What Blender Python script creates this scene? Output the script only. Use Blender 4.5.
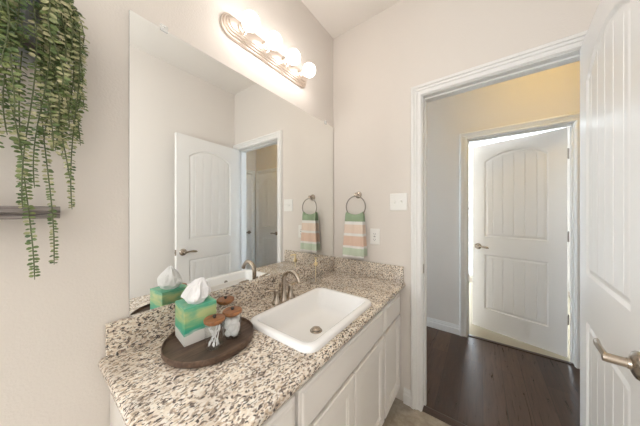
import bpy, bmesh, math, random
from mathutils import Vector, Matrix, noise
from math import sin, cos, pi, radians, sqrt

# ---------------------------------------------------------------- camera, world, lights, exposure
for o in list(bpy.data.objects):
    bpy.data.objects.remove(o)
S = bpy.context.scene
C = S.collection
cam_d = bpy.data.cameras.new('camera')
cam_d.sensor_width = 36.0
cam_d.lens = 12.216
cam_d.clip_start = 0.02
cam = bpy.data.objects.new('camera', cam_d)
C.objects.link(cam)
cam.location = (0.9924, 0.0, 1.2855)
cam.rotation_euler = (radians(90), 0, 0.6368)
S.camera = cam
S.view_settings.view_transform = 'Standard'
S.view_settings.look = 'None'
S.view_settings.exposure = 1.1
S.view_settings.gamma = 1.0
S.view_settings.use_curve_mapping = False

W = bpy.data.worlds.new('World')
S.world = W
W.use_nodes = True
W.node_tree.nodes['Background'].inputs[0].default_value = (0.62, 0.78, 1.0, 1)
W.node_tree.nodes['Background'].inputs[1].default_value = 1.0


def area(name, loc, rot, sx, sy, power, color):
    d = bpy.data.lights.new(name, 'AREA')
    d.shape = 'RECTANGLE'
    d.size, d.size_y = sx, sy
    d.energy = power
    d.color = color
    o = bpy.data.objects.new(name, d)
    C.objects.link(o)
    o.location = loc
    o.rotation_euler = rot
    return o


BULB = 7.2          # globe bulbs over the mirror
HALL = 13.5          # added hall ceiling lamp, out of view
area('added_daylight_bathroom', (-0.012, -1.0, 1.5), (radians(90), 0, radians(-90)), 0.8, 1.0, 23.5, (0.87, 0.94, 0.985))  # unseen side light added behind the camera to brighten the bathroom
area('added_daylight_hall', (-1.36, 2.18, 1.45), (radians(90), 0, radians(-90)), 0.8, 1.5, 14, (0.64, 0.83, 1.0))  # added at the unseen left end to give the hall cool light
area('daylight_bedroom', (0.9, 5.06, 1.37), (radians(90), 0, radians(180)), 2.4, 2.5, 50, (0.88, 0.97, 1.0))

# ---------------------------------------------------------------- geometry constants
L = 1.530      # face of the door wall
WT = 0.115     # its thickness
XW = 1.466     # opposite wall
H = 2.745      # ceiling
YB = -1.70     # back wall
HY = 2.722     # far wall of the hall
HX = 2.63      # end wall of the hall
HX0 = -1.25
CT = 0.813     # counter top
random.seed(7)


# ---------------------------------------------------------------- materials
def mat(name, color, rough=0.5, metal=0.0, bump=None, spec=0.5, **kw):
    m = bpy.data.materials.new(name)
    m.use_nodes = True
    nt = m.node_tree
    b = nt.nodes['Principled BSDF']
    b.inputs['Base Color'].default_value = (*color, 1)
    b.inputs['Roughness'].default_value = rough
    b.inputs['Metallic'].default_value = metal
    b.inputs['Specular IOR Level'].default_value = spec
    for k, v in kw.items():
        b.inputs[k.replace('_', ' ')].default_value = v
    if bump:
        scale, strength, dist = bump
        tc = nt.nodes.new('ShaderNodeTexCoord')
        n = nt.nodes.new('ShaderNodeTexNoise')
        n.inputs['Scale'].default_value = scale
        n.inputs['Detail'].default_value = 3
        bp = nt.nodes.new('ShaderNodeBump')
        bp.inputs['Strength'].default_value = strength
        bp.inputs['Distance'].default_value = dist
        nt.links.new(tc.outputs['Object'], n.inputs['Vector'])
        nt.links.new(n.outputs['Fac'], bp.inputs['Height'])
        nt.links.new(bp.outputs['Normal'], b.inputs['Normal'])
    return m


def ramp(nt, fac, stops, mode='LINEAR'):
    r = nt.nodes.new('ShaderNodeValToRGB')
    r.color_ramp.interpolation = mode
    e = r.color_ramp.elements
    e[0].position, e[0].color = stops[0][0], (*stops[0][1], 1)
    e[1].position, e[1].color = stops[-1][0], (*stops[-1][1], 1)
    for p, c in stops[1:-1]:
        x = e.new(p)
        x.color = (*c, 1)
    nt.links.new(fac, r.inputs[0])
    return r.outputs[0]


def mix(nt, fac, a, b, mode='MIX'):
    n = nt.nodes.new('ShaderNodeMix')
    n.data_type = 'RGBA'
    n.blend_type = mode
    for sock, v in ((n.inputs[0], fac), (n.inputs[6], a), (n.inputs[7], b)):
        if isinstance(v, (int, float)):
            sock.default_value = v
        elif isinstance(v, tuple):
            sock.default_value = (*v, 1)
        else:
            nt.links.new(v, sock)
    return n.outputs[2]


def coords(nt, scale=(1, 1, 1), rot=(0, 0, 0), loc=(0, 0, 0)):
    tc = nt.nodes.new('ShaderNodeTexCoord')
    mp = nt.nodes.new('ShaderNodeMapping')
    mp.inputs['Scale'].default_value = scale
    mp.inputs['Rotation'].default_value = rot
    mp.inputs['Location'].default_value = loc
    nt.links.new(tc.outputs['Object'], mp.inputs['Vector'])
    return mp.outputs[0]


def tex(nt, kind, vec, **kw):
    n = nt.nodes.new('ShaderNodeTex' + kind)
    for k, v in kw.items():
        n.inputs[k].default_value = v
    nt.links.new(vec, n.inputs['Vector'])
    return n


def base(m):
    return m.node_tree.nodes['Principled BSDF']


M = {}
M['wall'] = mat('wall_paint', (0.765, 0.708, 0.652), 0.75, bump=(150, 0.2, 0.004), spec=0.3)
M['ceiling'] = mat('ceiling_paint', (0.86, 0.812, 0.760), 0.85, bump=(120, 0.3, 0.004), spec=0.2)
M['trim'] = mat('white_trim_paint', (0.84, 0.82, 0.795), 0.4)
M['door'] = mat('white_door_paint', (0.84, 0.812, 0.78), 0.36)
M['cabinet'] = mat('cabinet_paint', (0.86, 0.815, 0.765), 0.36)
M['nickel'] = mat('brushed_nickel', (0.43, 0.37, 0.31), 0.27, 1.0)
M['nickel_light'] = mat('polished_nickel', (0.84, 0.74, 0.66), 0.30, 1.0)
M['dark_nickel'] = mat('dark_nickel', (0.30, 0.27, 0.24), 0.32, 1.0)
M['gold'] = mat('gold', (0.86, 0.72, 0.44), 0.3, 1.0)
M['porcelain'] = mat('porcelain', (0.92, 0.905, 0.89), 0.10)
M['plastic'] = mat('white_plastic', (0.86, 0.84, 0.80), 0.35)
M['slot'] = mat('dark_slot', (0.03, 0.03, 0.03), 0.6)
M['clear'] = mat('clear_plastic', (0.95, 0.95, 0.93), 0.15, 0.0, Alpha=0.55)


def mk_glass():
    m = bpy.data.materials.new('clear_glass')
    m.use_nodes = True
    nt = m.node_tree
    nt.nodes.remove(nt.nodes['Principled BSDF'])
    tr_ = nt.nodes.new('ShaderNodeBsdfTransparent')
    tr_.inputs[0].default_value = (0.995, 0.998, 0.996, 1)
    gl_ = nt.nodes.new('ShaderNodeBsdfGlossy')
    gl_.inputs['Roughness'].default_value = 0.03
    lw = nt.nodes.new('ShaderNodeLayerWeight')
    lw.inputs[0].default_value = 0.5
    fr = nt.nodes.new('ShaderNodeMapRange')
    fr.inputs[3].default_value, fr.inputs[4].default_value = 0.03, 0.5
    pw = nt.nodes.new('ShaderNodeMath')
    pw.operation = 'POWER'
    pw.inputs[1].default_value = 3.0
    nt.links.new(lw.outputs['Facing'], pw.inputs[0])
    nt.links.new(pw.outputs[0], fr.inputs[0])
    mx = nt.nodes.new('ShaderNodeMixShader')
    nt.links.new(fr.outputs[0], mx.inputs[0])
    nt.links.new(tr_.outputs[0], mx.inputs[1])
    nt.links.new(gl_.outputs[0], mx.inputs[2])
    nt.links.new(mx.outputs[0], nt.nodes['Material Output'].inputs[0])
    return m


M['glass'] = mk_glass()
M['glass_pane'] = mat('frosted_pane', (1, 1, 1), 0.35, Transmission_Weight=1.0, IOR=1.1)
M['cotton'] = mat('white_cotton', (0.93, 0.925, 0.92), 0.9, bump=(300, 0.5, 0.003))
M['paper'] = mat('tissue_paper', (0.88, 0.87, 0.87), 0.9, spec=0.2)
M['mirror'] = mat('mirror_silver', (0.93, 0.94, 0.925), 0.0, 1.0)
M['stem'] = mat('plant_stem', (0.10, 0.12, 0.05), 0.6)
M['pot'] = mat('grey_pot', (0.36, 0.37, 0.38), 0.45, bump=(25, 0.4, 0.01))
M['potrim'] = mat('pot_band', (0.16, 0.13, 0.13), 0.6)
M['rubber'] = mat('grey_metal_edge', (0.25, 0.24, 0.23), 0.5)
M['carpet'] = mat('beige_carpet', (0.55, 0.49, 0.38), 0.95, bump=(400, 0.8, 0.006), spec=0.1)


def mk_leaf(name, c1, c2, c3):
    m = mat(name, c1, 0.5)
    nt = m.node_tree
    n = tex(nt, 'Noise', coords(nt), Scale=45.0, Detail=1.0)
    nt.links.new(ramp(nt, n.outputs['Fac'], [(0.3, c1), (0.5, c2), (0.68, c3)]), base(m).inputs['Base Color'])
    return m


M['leaf'] = mk_leaf('green_leaf', (0.05, 0.095, 0.028), (0.115, 0.17, 0.05), (0.23, 0.27, 0.095))
M['leaf_pale'] = mk_leaf('pale_leaf', (0.20, 0.24, 0.10), (0.36, 0.36, 0.18), (0.58, 0.53, 0.33))


def mk_granite():
    m = mat('speckled_granite', (0.7, 0.6, 0.5), 0.13)
    nt = m.node_tree
    v0 = coords(nt)
    nz = tex(nt, 'Noise', v0, Scale=60.0, Detail=2.0)
    vm = nt.nodes.new('ShaderNodeVectorMath')
    vm.operation = 'MULTIPLY_ADD'
    vm.inputs[1].default_value = (0.014, 0.014, 0.014)
    nt.links.new(nz.outputs['Color'], vm.inputs[0])
    nt.links.new(v0, vm.inputs[2])
    mp = nt.nodes.new('ShaderNodeMapping')
    mp.inputs['Rotation'].default_value = (0, 0, 0.15)
    mp.inputs['Scale'].default_value = (1.0, 0.5, 1.0)
    nt.links.new(vm.outputs[0], mp.inputs['Vector'])
    a = tex(nt, 'Voronoi', mp.outputs[0], Scale=215.0)
    sa = nt.nodes.new('ShaderNodeSeparateColor')
    nt.links.new(a.outputs['Color'], sa.inputs[0])
    ca = ramp(nt, sa.outputs[0], [(0.0, (0.80, 0.69, 0.565)), (0.34, (0.87, 0.78, 0.665)), (0.50, (0.63, 0.50, 0.375)),
                                  (0.62, (0.40, 0.32, 0.255)), (0.74, (0.23, 0.18, 0.15)), (0.83, (0.88, 0.81, 0.71)), (0.955, (0.10, 0.08, 0.072))], 'CONSTANT')
    b = tex(nt, 'Voronoi', mp.outputs[0], Scale=300.0)
    sb = nt.nodes.new('ShaderNodeSeparateColor')
    nt.links.new(b.outputs['Color'], sb.inputs[0])
    fb = ramp(nt, sb.outputs[1], [(0.0, (0, 0, 0)), (0.80, (1, 1, 1))], 'CONSTANT')
    cb = ramp(nt, sb.outputs[0], [(0.0, (0.10, 0.085, 0.08)), (0.4, (0.36, 0.29, 0.23)), (0.65, (0.88, 0.83, 0.75))], 'CONSTANT')
    big = tex(nt, 'Noise', v0, Scale=9.0, Detail=3.0)
    g = ramp(nt, big.outputs['Fac'], [(0.35, (0.80, 0.78, 0.77)), (0.62, (1.0, 1.0, 1.0))])
    col = mix(nt, fb, ca, cb)
    col = mix(nt, 1.0, col, g, 'MULTIPLY')
    nt.links.new(col, base(m).inputs['Base Color'])
    return m


M['granite'] = mk_granite()


def mk_wood(name, cols, scale=(3, 40, 40), rough=0.5):
    m = mat(name, cols[0], rough)
    nt = m.node_tree
    n = tex(nt, 'Noise', coords(nt, scale), Scale=1.0, Detail=6.0, Roughness=0.65, Distortion=0.6)
    c = ramp(nt, n.outputs['Fac'], [(0.3, cols[0]), (0.5, cols[1]), (0.72, cols[2])])
    nt.links.new(c, base(m).inputs['Base Color'])
    bp = nt.nodes.new('ShaderNodeBump')
    bp.inputs['Strength'].default_value = 0.25
    bp.inputs['Distance'].default_value = 0.003
    nt.links.new(n.outputs['Fac'], bp.inputs['Height'])
    nt.links.new(bp.outputs[0], base(m).inputs['Normal'])
    return m


M['tray'] = mk_wood('dark_tray_wood', [(0.042, 0.023, 0.014), (0.098, 0.056, 0.035), (0.20, 0.125, 0.083)], (70, 8, 40), 0.42)
M['lid'] = mk_wood('acacia_lid_wood', [(0.11, 0.04, 0.014), (0.26, 0.10, 0.032), (0.42, 0.18, 0.065)], (60, 12, 30), 0.4)
M['shelf'] = mk_wood('weathered_wood', [(0.05, 0.042, 0.04), (0.17, 0.145, 0.135), (0.46, 0.41, 0.385)], (30, 5, 150), 0.75)
M['strip'] = mk_wood('dark_strip_wood', [(0.03, 0.018, 0.013), (0.06, 0.036, 0.027), (0.10, 0.065, 0.05)], (6, 60, 60), 0.3)


def mk_planks():
    m = mat('dark_hardwood', (0.06, 0.035, 0.025), 0.27)
    nt = m.node_tree
    v = coords(nt, rot=(0, 0, radians(90)), loc=(0.0, 0.02, 0))
    br = tex(nt, 'Brick', v, Scale=1.0)
    br.offset = 0.37
    br.inputs['Brick Width'].default_value = 1.15
    br.inputs['Row Height'].default_value = 0.128
    br.inputs['Mortar Size'].default_value = 0.0016
    br.inputs['Mortar Smooth'].default_value = 0.2
    br.inputs['Color1'].default_value = (0.030, 0.0155, 0.010, 1)
    br.inputs['Color2'].default_value = (0.088, 0.048, 0.031, 1)
    br.inputs['Mortar'].default_value = (0.012, 0.007, 0.005, 1)
    g = tex(nt, 'Noise', coords(nt, (55, 4, 1)), Scale=1.0, Detail=6.0, Roughness=0.7, Distortion=0.8)
    gr = ramp(nt, g.outputs['Fac'], [(0.28, (0.5, 0.5, 0.5)), (0.72, (1.55, 1.5, 1.42))])
    c = mix(nt, 1.0, br.outputs['Color'], gr, 'MULTIPLY')
    nt.links.new(c, base(m).inputs['Base Color'])
    rr = nt.nodes.new('ShaderNodeMapRange')
    rr.inputs[3].default_value = 0.20
    rr.inputs[4].default_value = 0.40
    nt.links.new(g.outputs['Fac'], rr.inputs[0])
    nt.links.new(rr.outputs[0], base(m).inputs['Roughness'])
    bp = nt.nodes.new('ShaderNodeBump')
    bp.inputs['Strength'].default_value = 0.3
    bp.inputs['Distance'].default_value = 0.002
    nt.links.new(g.outputs['Fac'], bp.inputs['Height'])
    nt.links.new(bp.outputs[0], base(m).inputs['Normal'])
    return m


M['planks'] = mk_planks()


def mk_tile():
    m = mat('stone_floor_tile', (0.5, 0.43, 0.35), 0.45)
    nt = m.node_tree
    v = coords(nt, loc=(0.11, 0.17, 0))
    br = tex(nt, 'Brick', v, Scale=1.0)
    br.offset = 0.0
    br.inputs['Brick Width'].default_value = 0.33
    br.inputs['Row Height'].default_value = 0.33
    br.inputs['Mortar Size'].default_value = 0.003
    br.inputs['Color1'].default_value = (1, 1, 1, 1)
    br.inputs['Color2'].default_value = (0.94, 0.94, 0.94, 1)
    br.inputs['Mortar'].default_value = (0.90, 0.89, 0.88, 1)
    n = tex(nt, 'Noise', coords(nt), Scale=14.0, Detail=7.0, Roughness=0.7)
    c = ramp(nt, n.outputs['Fac'], [(0.3, (0.30, 0.245, 0.185)), (0.5, (0.42, 0.36, 0.285)), (0.72, (0.58, 0.52, 0.44))])
    nt.links.new(mix(nt, 1.0, c, br.outputs['Color'], 'MULTIPLY'), base(m).inputs['Base Color'])
    return m


M['tile'] = mk_tile()


def mk_tissue_box():
    m = mat('watercolour_box', (0.8, 0.8, 0.7), 0.4)
    nt = m.node_tree
    tc = nt.nodes.new('ShaderNodeTexCoord')
    sp = nt.nodes.new('ShaderNodeSeparateXYZ')
    nt.links.new(tc.outputs['Object'], sp.inputs[0])
    n1 = tex(nt, 'Noise', coords(nt, (14, 14, 90)), Scale=1.0, Detail=4.0)
    n2 = tex(nt, 'Noise', coords(nt, (16, 16, 28), loc=(3, 1, 0)), Scale=1.0, Detail=3.0)
    ma = nt.nodes.new('ShaderNodeMath')
    ma.operation = 'MULTIPLY_ADD'
    ma.inputs[1].default_value = 0.045
    nt.links.new(n1.outputs['Fac'], ma.inputs[0])
    nt.links.new(sp.outputs['Z'], ma.inputs[2])
    c = ramp(nt, ma.outputs[0], [(0.0, (0.80, 0.78, 0.74)), (0.060, (0.82, 0.80, 0.75)), (0.064, (0.03, 0.40, 0.27)), (0.078, (0.08, 0.46, 0.28)),
                                 (0.092, (0.17, 0.50, 0.27)), (0.108, (0.50, 0.60, 0.27)), (0.128, (0.56, 0.63, 0.30)),
                                 (0.142, (0.28, 0.56, 0.32)), (0.150, (0.05, 0.43, 0.28)), (0.158, (0.50, 0.64, 0.38))])
    c2 = ramp(nt, n2.outputs['Fac'], [(0.5, (0.0, 0.0, 0.0)), (0.72, (0.75, 0.75, 0.75))])
    zr = ramp(nt, sp.outputs['Z'], [(0.042, (0, 0, 0)), (0.05, (1, 1, 1))])
    c2 = mix(nt, 1.0, c2, zr, 'MULTIPLY')
    nt.links.new(mix(nt, c2, c, (0.05, 0.42, 0.27)), base(m).inputs['Base Color'])
    return m


M['box'] = mk_tissue_box()


def mk_towel(z0, z1):
    m = mat('striped_terry', (0.8, 0.7, 0.6), 0.95, spec=0.1)
    nt = m.node_tree
    tc = nt.nodes.new('ShaderNodeTexCoord')
    sp = nt.nodes.new('ShaderNodeSeparateXYZ')
    nt.links.new(tc.outputs['Object'], sp.inputs[0])
    mr = nt.nodes.new('ShaderNodeMapRange')
    mr.inputs[1].default_value, mr.inputs[2].default_value = z0, z1
    nt.links.new(sp.outputs['Z'], mr.inputs[0])
    wh, pk, pk2, lg, gr = (0.84, 0.81, 0.77), (0.82, 0.67, 0.56), (0.79, 0.58, 0.46), (0.59, 0.66, 0.52), (0.33, 0.42, 0.28)
    c = ramp(nt, mr.outputs[0], [(0.0, wh), (0.05, lg), (0.22, wh), (0.275, pk2), (0.505, wh), (0.57, pk), (0.775, wh), (0.85, gr), (1.0, gr)], 'CONSTANT')
    nt.links.new(c, base(m).inputs['Base Color'])
    n = tex(nt, 'Noise', coords(nt), Scale=420.0, Detail=2.0)
    bp = nt.nodes.new('ShaderNodeBump')
    bp.inputs['Strength'].default_value = 0.6
    bp.inputs['Distance'].default_value = 0.004
    nt.links.new(n.outputs['Fac'], bp.inputs['Height'])
    nt.links.new(bp.outputs[0], base(m).inputs['Normal'])
    return m


def emit(name, color, strength):
    m = bpy.data.materials.new(name)
    m.use_nodes = True
    b = m.node_tree.nodes['Principled BSDF']
    b.inputs['Base Color'].default_value = (0.9, 0.9, 0.9, 1)
    b.inputs['Emission Color'].default_value = (*color, 1)
    b.inputs['Emission Strength'].default_value = strength
    return m


M['bulb'] = emit('glowing_globe', (1.0, 0.93, 0.885), BULB)
M['added_hall_lamp'] = emit('glowing_dome', (1.0, 0.71, 0.23), HALL)


# ---------------------------------------------------------------- mesh helpers
def bm_new():
    return bmesh.new()


def obj(name, bm, m, parent=None, smooth=False, loc=None, rot=None):
    me = bpy.data.meshes.new(name)
    bmesh.ops.recalc_face_normals(bm, faces=bm.faces)
    bm.to_mesh(me)
    bm.free()
    for x in (m if isinstance(m, (list, tuple)) else [m]):
        me.materials.append(x)
    if smooth:
        for p in me.polygons:
            p.use_smooth = True
    o = bpy.data.objects.new(name, me)
    C.objects.link(o)
    if parent:
        o.parent = parent
    if loc:
        o.location = loc
    if rot:
        o.rotation_euler = rot
    return o


def smooth_by_angle(o, deg=35):
    me = o.data
    for p in me.polygons:
        p.use_smooth = True
    bm = bmesh.new()
    bm.from_mesh(me)
    for e in bm.edges:
        if len(e.link_faces) == 2 and e.calc_face_angle(0) > radians(deg):
            e.smooth = False
    bm.to_mesh(me)
    bm.free()
    return o


def tag(o, label=None, cat=None, group=None, kind=None):
    if label:
        o['label'] = label
    if cat:
        o['category'] = cat
    if group:
        o['group'] = group
    if kind:
        o['kind'] = kind
    return o


def thing(name, label, cat, loc=(0, 0, 0), rz=0, group=None):
    o = bpy.data.objects.new(name, None)
    o.empty_display_size = 0.05
    C.objects.link(o)
    o.location = loc
    o.rotation_euler = (0, 0, rz)
    return tag(o, label, cat, group)


def box(bm, x0, x1, y0, y1, z0, z1, bev=0.0, seg=2):
    r = bmesh.ops.create_cube(bm, size=1.0)
    vs = r['verts']
    for v in vs:
        v.co = Vector((x0 + (v.co.x + .5) * (x1 - x0), y0 + (v.co.y + .5) * (y1 - y0), z0 + (v.co.z + .5) * (z1 - z0)))
    if bev > 0:
        es = list({e for v in vs for e in v.link_edges})
        bmesh.ops.bevel(bm, geom=es, offset=bev, segments=seg, profile=0.5, affect='EDGES')
    return bm


def lathe(bm, prof, n=32, mtx=None, cap=True):
    """prof: (radius, height) list; turned about local z."""
    rings = []
    mtx = mtx or Matrix.Identity(4)
    for r, z in prof:
        if r <= 1e-6:
            rings.append([bm.verts.new(mtx @ Vector((0, 0, z)))])
        else:
            rings.append([bm.verts.new(mtx @ Vector((r * cos(2 * pi * i / n), r * sin(2 * pi * i / n), z))) for i in range(n)])
    for a, b in zip(rings, rings[1:]):
        for i in range(n):
            j = (i + 1) % n
            if len(a) == 1 and len(b) == 1:
                continue
            if len(a) == 1:
                bm.faces.new((a[0], b[i], b[j]))
            elif len(b) == 1:
                bm.faces.new((a[i], a[j], b[0]))
            else:
                bm.faces.new((a[i], a[j], b[j], b[i]))
    if cap:
        for r in (rings[0], rings[-1]):
            if len(r) > 2:
                bm.faces.new(r)
    return bm


def axis_matrix(origin, direction):
    d = Vector(direction).normalized()
    return Matrix.Translation(Vector(origin)) @ d.to_track_quat('Z', 'Y').to_matrix().to_4x4()


def tube(bm, pts, rad, n=12, closed=False, flat=None):
    """sweep a circle (or an ellipse: flat=(side, up) factors) along pts."""
    pts = [Vector(p) for p in pts]
    k = len(pts)
    rads = rad if isinstance(rad, (list, tuple)) else [rad] * k
    rings = []
    prev = None
    for i, p in enumerate(pts):
        if closed:
            t = pts[(i + 1) % k] - pts[i - 1]
        else:
            t = pts[min(i + 1, k - 1)] - pts[max(i - 1, 0)]
        t.normalize()
        if prev is None:
            ref = Vector((0, 0, 1)) if abs(t.z) < 0.9 else Vector((0, 1, 0))
            u = t.cross(ref).normalized()
        else:
            u = (prev - t * prev.dot(t)).normalized()
        prev = u
        w = t.cross(u)
        fa, fb = flat if flat else (1, 1)
        rings.append([bm.verts.new(p + rads[i] * (u * cos(2 * pi * j / n) * fa + w * sin(2 * pi * j / n) * fb)) for j in range(n)])
    rng = range(k) if closed else range(k - 1)
    for i in rng:
        a, b = rings[i], rings[(i + 1) % k]
        for j in range(n):
            bm.faces.new((a[j], a[(j + 1) % n], b[(j + 1) % n], b[j]))
    if not closed:
        bm.faces.new(rings[0])
        bm.faces.new(rings[-1])
    return bm


def bez(p0, p1, p2, p3, n=12):
    out = []
    for i in range(n + 1):
        t = i / n
        out.append(Vector(p0) * (1 - t) ** 3 + Vector(p1) * 3 * t * (1 - t) ** 2 + Vector(p2) * 3 * t * t * (1 - t) + Vector(p3) * t ** 3)
    return out


def rrect(cx, cy, hx, hy, r, n=8):
    out = []
    for qx, qy, a0 in ((1, 1, 0), (-1, 1, 90), (-1, -1, 180), (1, -1, 270)):
        for i in range(n + 1):
            a = radians(a0 + 90 * i / n)
            out.append((cx + qx * (hx - r) + r * cos(a), cy + qy * (hy - r) + r * sin(a)))
    return out


def loft(bm, loops, cap0=False, cap1=False):
    rings = [[bm.verts.new(p) for p in lp] for lp in loops]
    n = len(rings[0])
    for a, b in zip(rings, rings[1:]):
        for i in range(n):
            j = (i + 1) % n
            bm.faces.new((a[i], a[j], b[j], b[i]))
    if cap0:
        bm.faces.new(rings[0])
    if cap1:
        bm.faces.new(rings[-1])
    return rings


# ---------------------------------------------------------------- room shell
def struct(name, bm, m, parent=None, smooth=False):
    o = obj(name, bm, m, parent, smooth)
    if parent is None:
        o['kind'] = 'structure'
    return o


DXA, DXB, DH = 0.690, 1.397, 2.046         # bathroom door opening (clear)
HXA, HXB = 0.884, 1.625                    # hall bedroom door opening
JT = 0.018                                 # jamb thickness

struct('floor', box(bm_new(), 0, XW, YB, L, -0.06, 0), M['tile'])
struct('floor_hall', box(bm_new(), HX0, HX, L, HY + 0.055, -0.06, 0), M['planks'])
struct('floor_bedroom', box(bm_new(), -1.0, 2.8, HY + 0.055, 5.0, -0.06, -0.002), M['carpet'])
struct('ceiling', box(bm_new(), HX0 - .1, 2.9, YB - .1, 5.1, H, H + 0.08), M['ceiling'])
struct('wall_back', box(bm_new(), 0, XW, YB - .1, YB, 0, H), M['wall'])
struct('wall_right', box(bm_new(), XW, XW + 0.1, YB, L, 0, H), M['wall'])

b = bm_new()
box(b, HX0, DXA - JT, L, L + WT, 0, H)
box(b, DXB + JT, HX, L, L + WT, 0, H)
box(b, DXA - JT, DXB + JT, L, L + WT, DH + JT, H)
struct('wall_front', b, M['wall'])

b = bm_new()
box(b, HX0, HXA - JT, HY, HY + WT, 0, H)
box(b, HXB + JT, 2.8, HY, HY + WT, 0, H)
box(b, HXA - JT, HXB + JT, HY, HY + WT, DH + JT, H)
struct('wall_hall', b, M['wall'])


def wall_with_window(name, axis, pos, a0, a1, w0, w1, z0, z1, th):
    """axis 'y': wall at y=pos spanning x a0..a1; axis 'x': at x=pos spanning y."""
    b = bm_new()
    for (p, q, r, s) in ((a0, w0, 0, H), (w1, a1, 0, H), (w0, w1, 0, z0), (w0, w1, z1, H)):
        if axis == 'y':
            box(b, p, q, min(pos, pos + th), max(pos, pos + th), r, s)
        else:
            box(b, min(pos, pos + th), max(pos, pos + th), p, q, r, s)
    struct(name, b, M['wall'])
    # window: frame with a frosted pane
    f = bm_new()
    fw, c = 0.045, pos + th / 2
    for (p, q, r, s) in ((w0, w0 + fw, z0, z1), (w1 - fw, w1, z0, z1), (w0 + fw, w1 - fw, z0, z0 + fw), (w0 + fw, w1 - fw, z1 - fw, z1),
                         (w0 + fw, w1 - fw, (z0 + z1) / 2 - .02, (z0 + z1) / 2 + .02)):
        if axis == 'y':
            box(f, p, q, c - .03, c + .03, r, s)
        else:
            box(f, c - .03, c + .03, p, q, r, s)
    win = struct('added_window_%d' % wall_with_window.n, f, M['trim'])
    wall_with_window.n += 1
    g = bm_new()
    if axis == 'y':
        box(g, w0 + fw, w1 - fw, c - .003, c + .003, z0 + fw, z1 - fw)
    else:
        box(g, c - .003, c + .003, w0 + fw, w1 - fw, z0 + fw, z1 - fw)
    obj('pane', g, M['glass_pane'], win)


wall_with_window.n = 1
wall_with_window('wall_left', 'x', 0.0, YB, L, -1.42, -0.58, 0.97, 2.03, -0.1)  # glazed opening behind the camera is added to light the bathroom
wall_with_window('wall_hall_left', 'x', HX0, L + WT, HY, 1.78, 2.58, 0.70, 2.20, -0.1)  # glazing in this unseen end wall is added for cool hall light
wall_with_window('wall_bedroom_back', 'y', 4.95, -1.0, 2.8, -0.3, 2.1, 0.08, 2.66, 0.1)  # bedroom glazing is invented, made tall so the door gap shows white
struct('wall_bedroom_left', box(bm_new(), -1.1, -1.0, HY + WT, 5.05, 0, H), M['wall'])
struct('wall_bedroom_right', box(bm_new(), 2.8, 2.9, HY + WT, 5.05, 0, H), M['wall'])

EYA, EYB = 1.88, 2.630     # door in the end wall of the hall
b = bm_new()
box(b, HX, HX + WT, L + WT, EYA - JT, 0, H)
box(b, HX, HX + WT, EYB + JT, HY, 0, H)
box(b, HX, HX + WT, EYA - JT, EYB + JT, DH + JT, H)
struct('wall_hall_right', b, M['wall'])

# baseboards
BP = [(0, 0), (0.016, 0), (0.016, 0.060), (0.0095, 0.066), (0.0095, 0.080), (0.005, 0.086), (0.005, 0.094), (0.002, 0.100), (0, 0.100)]


def baseboard(name, p, q, nrm):
    b = bm_new()
    rows = []
    for e in (p, q):
        rows.append([b.verts.new((e[0] + nrm[0] * t, e[1] + nrm[1] * t, z)) for t, z in BP])
    k = len(BP)
    for i in range(k):
        b.faces.new((rows[0][i], rows[0][(i + 1) % k], rows[1][(i + 1) % k], rows[1][i]))
    b.faces.new(rows[0])
    b.faces.new(rows[1])
    return struct(name, b, M['trim'])


CW = 0.066   # casing width
baseboard('baseboard_front', (0.572, L), (DXA - CW - .004, L), (0, -1))
baseboard('baseboard_left', (0, YB), (0, 0.16), (1, 0))
baseboard('baseboard_right', (XW, YB), (XW, L - .02), (-1, 0))
baseboard('baseboard_back', (0.014, YB), (XW - .014, YB), (0, 1))
baseboard('baseboard_hall', (HX0, HY), (HXA - CW - .003, HY), (0, -1))
CXA, CXB = 1.955, 2.522    # closet door opening
baseboard('baseboard_hall_middle', (HXB + CW + .003, HY), (CXA - CW - .003, HY), (0, -1))
baseboard('baseboard_hall_near', (HX0, L + WT), (DXA - CW - .003, L + WT), (0, 1))
baseboard('baseboard_hall_near_right', (DXB + CW + .003, L + WT), (HX, L + WT), (0, 1))

# casings (mitred, stepped profile) and jambs
CP = [(0.0, 0.0), (0.0, 0.007), (0.005, 0.0125), (0.011, 0.0125), (0.014, 0.0095), (0.027, 0.0095), (0.030, 0.0165), (0.043, 0.0165), (0.046, 0.0235), (0.060, 0.0235), (0.066, 0.016), (0.066, 0.0)]
trim_n = [0]


def casing(a, z, bb, to3d, rev=0.004, right=True):
    """mitred trim round an opening a..bb, height z; to3d(w, t, z) gives the point."""
    bm = bm_new()
    rows = []
    for w, t in CP:
        w2 = w + rev
        pl = [(a - w2, 0), (a - w2, z + w2), (bb + w2, z + w2), (bb + w2, 0)]
        rows.append([bm.verts.new(to3d(u, t, zz)) for u, zz in pl])
    for r0, r1 in zip(rows, rows[1:]):
        for i in range(3):
            bm.faces.new((r0[i], r0[i + 1], r1[i + 1], r1[i]))
    bm.faces.new([r[0] for r in rows])
    bm.faces.new([r[3] for r in rows])
    trim_n[0] += 1
    return struct('trim_%d' % trim_n[0], bm, M['trim'])


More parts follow.
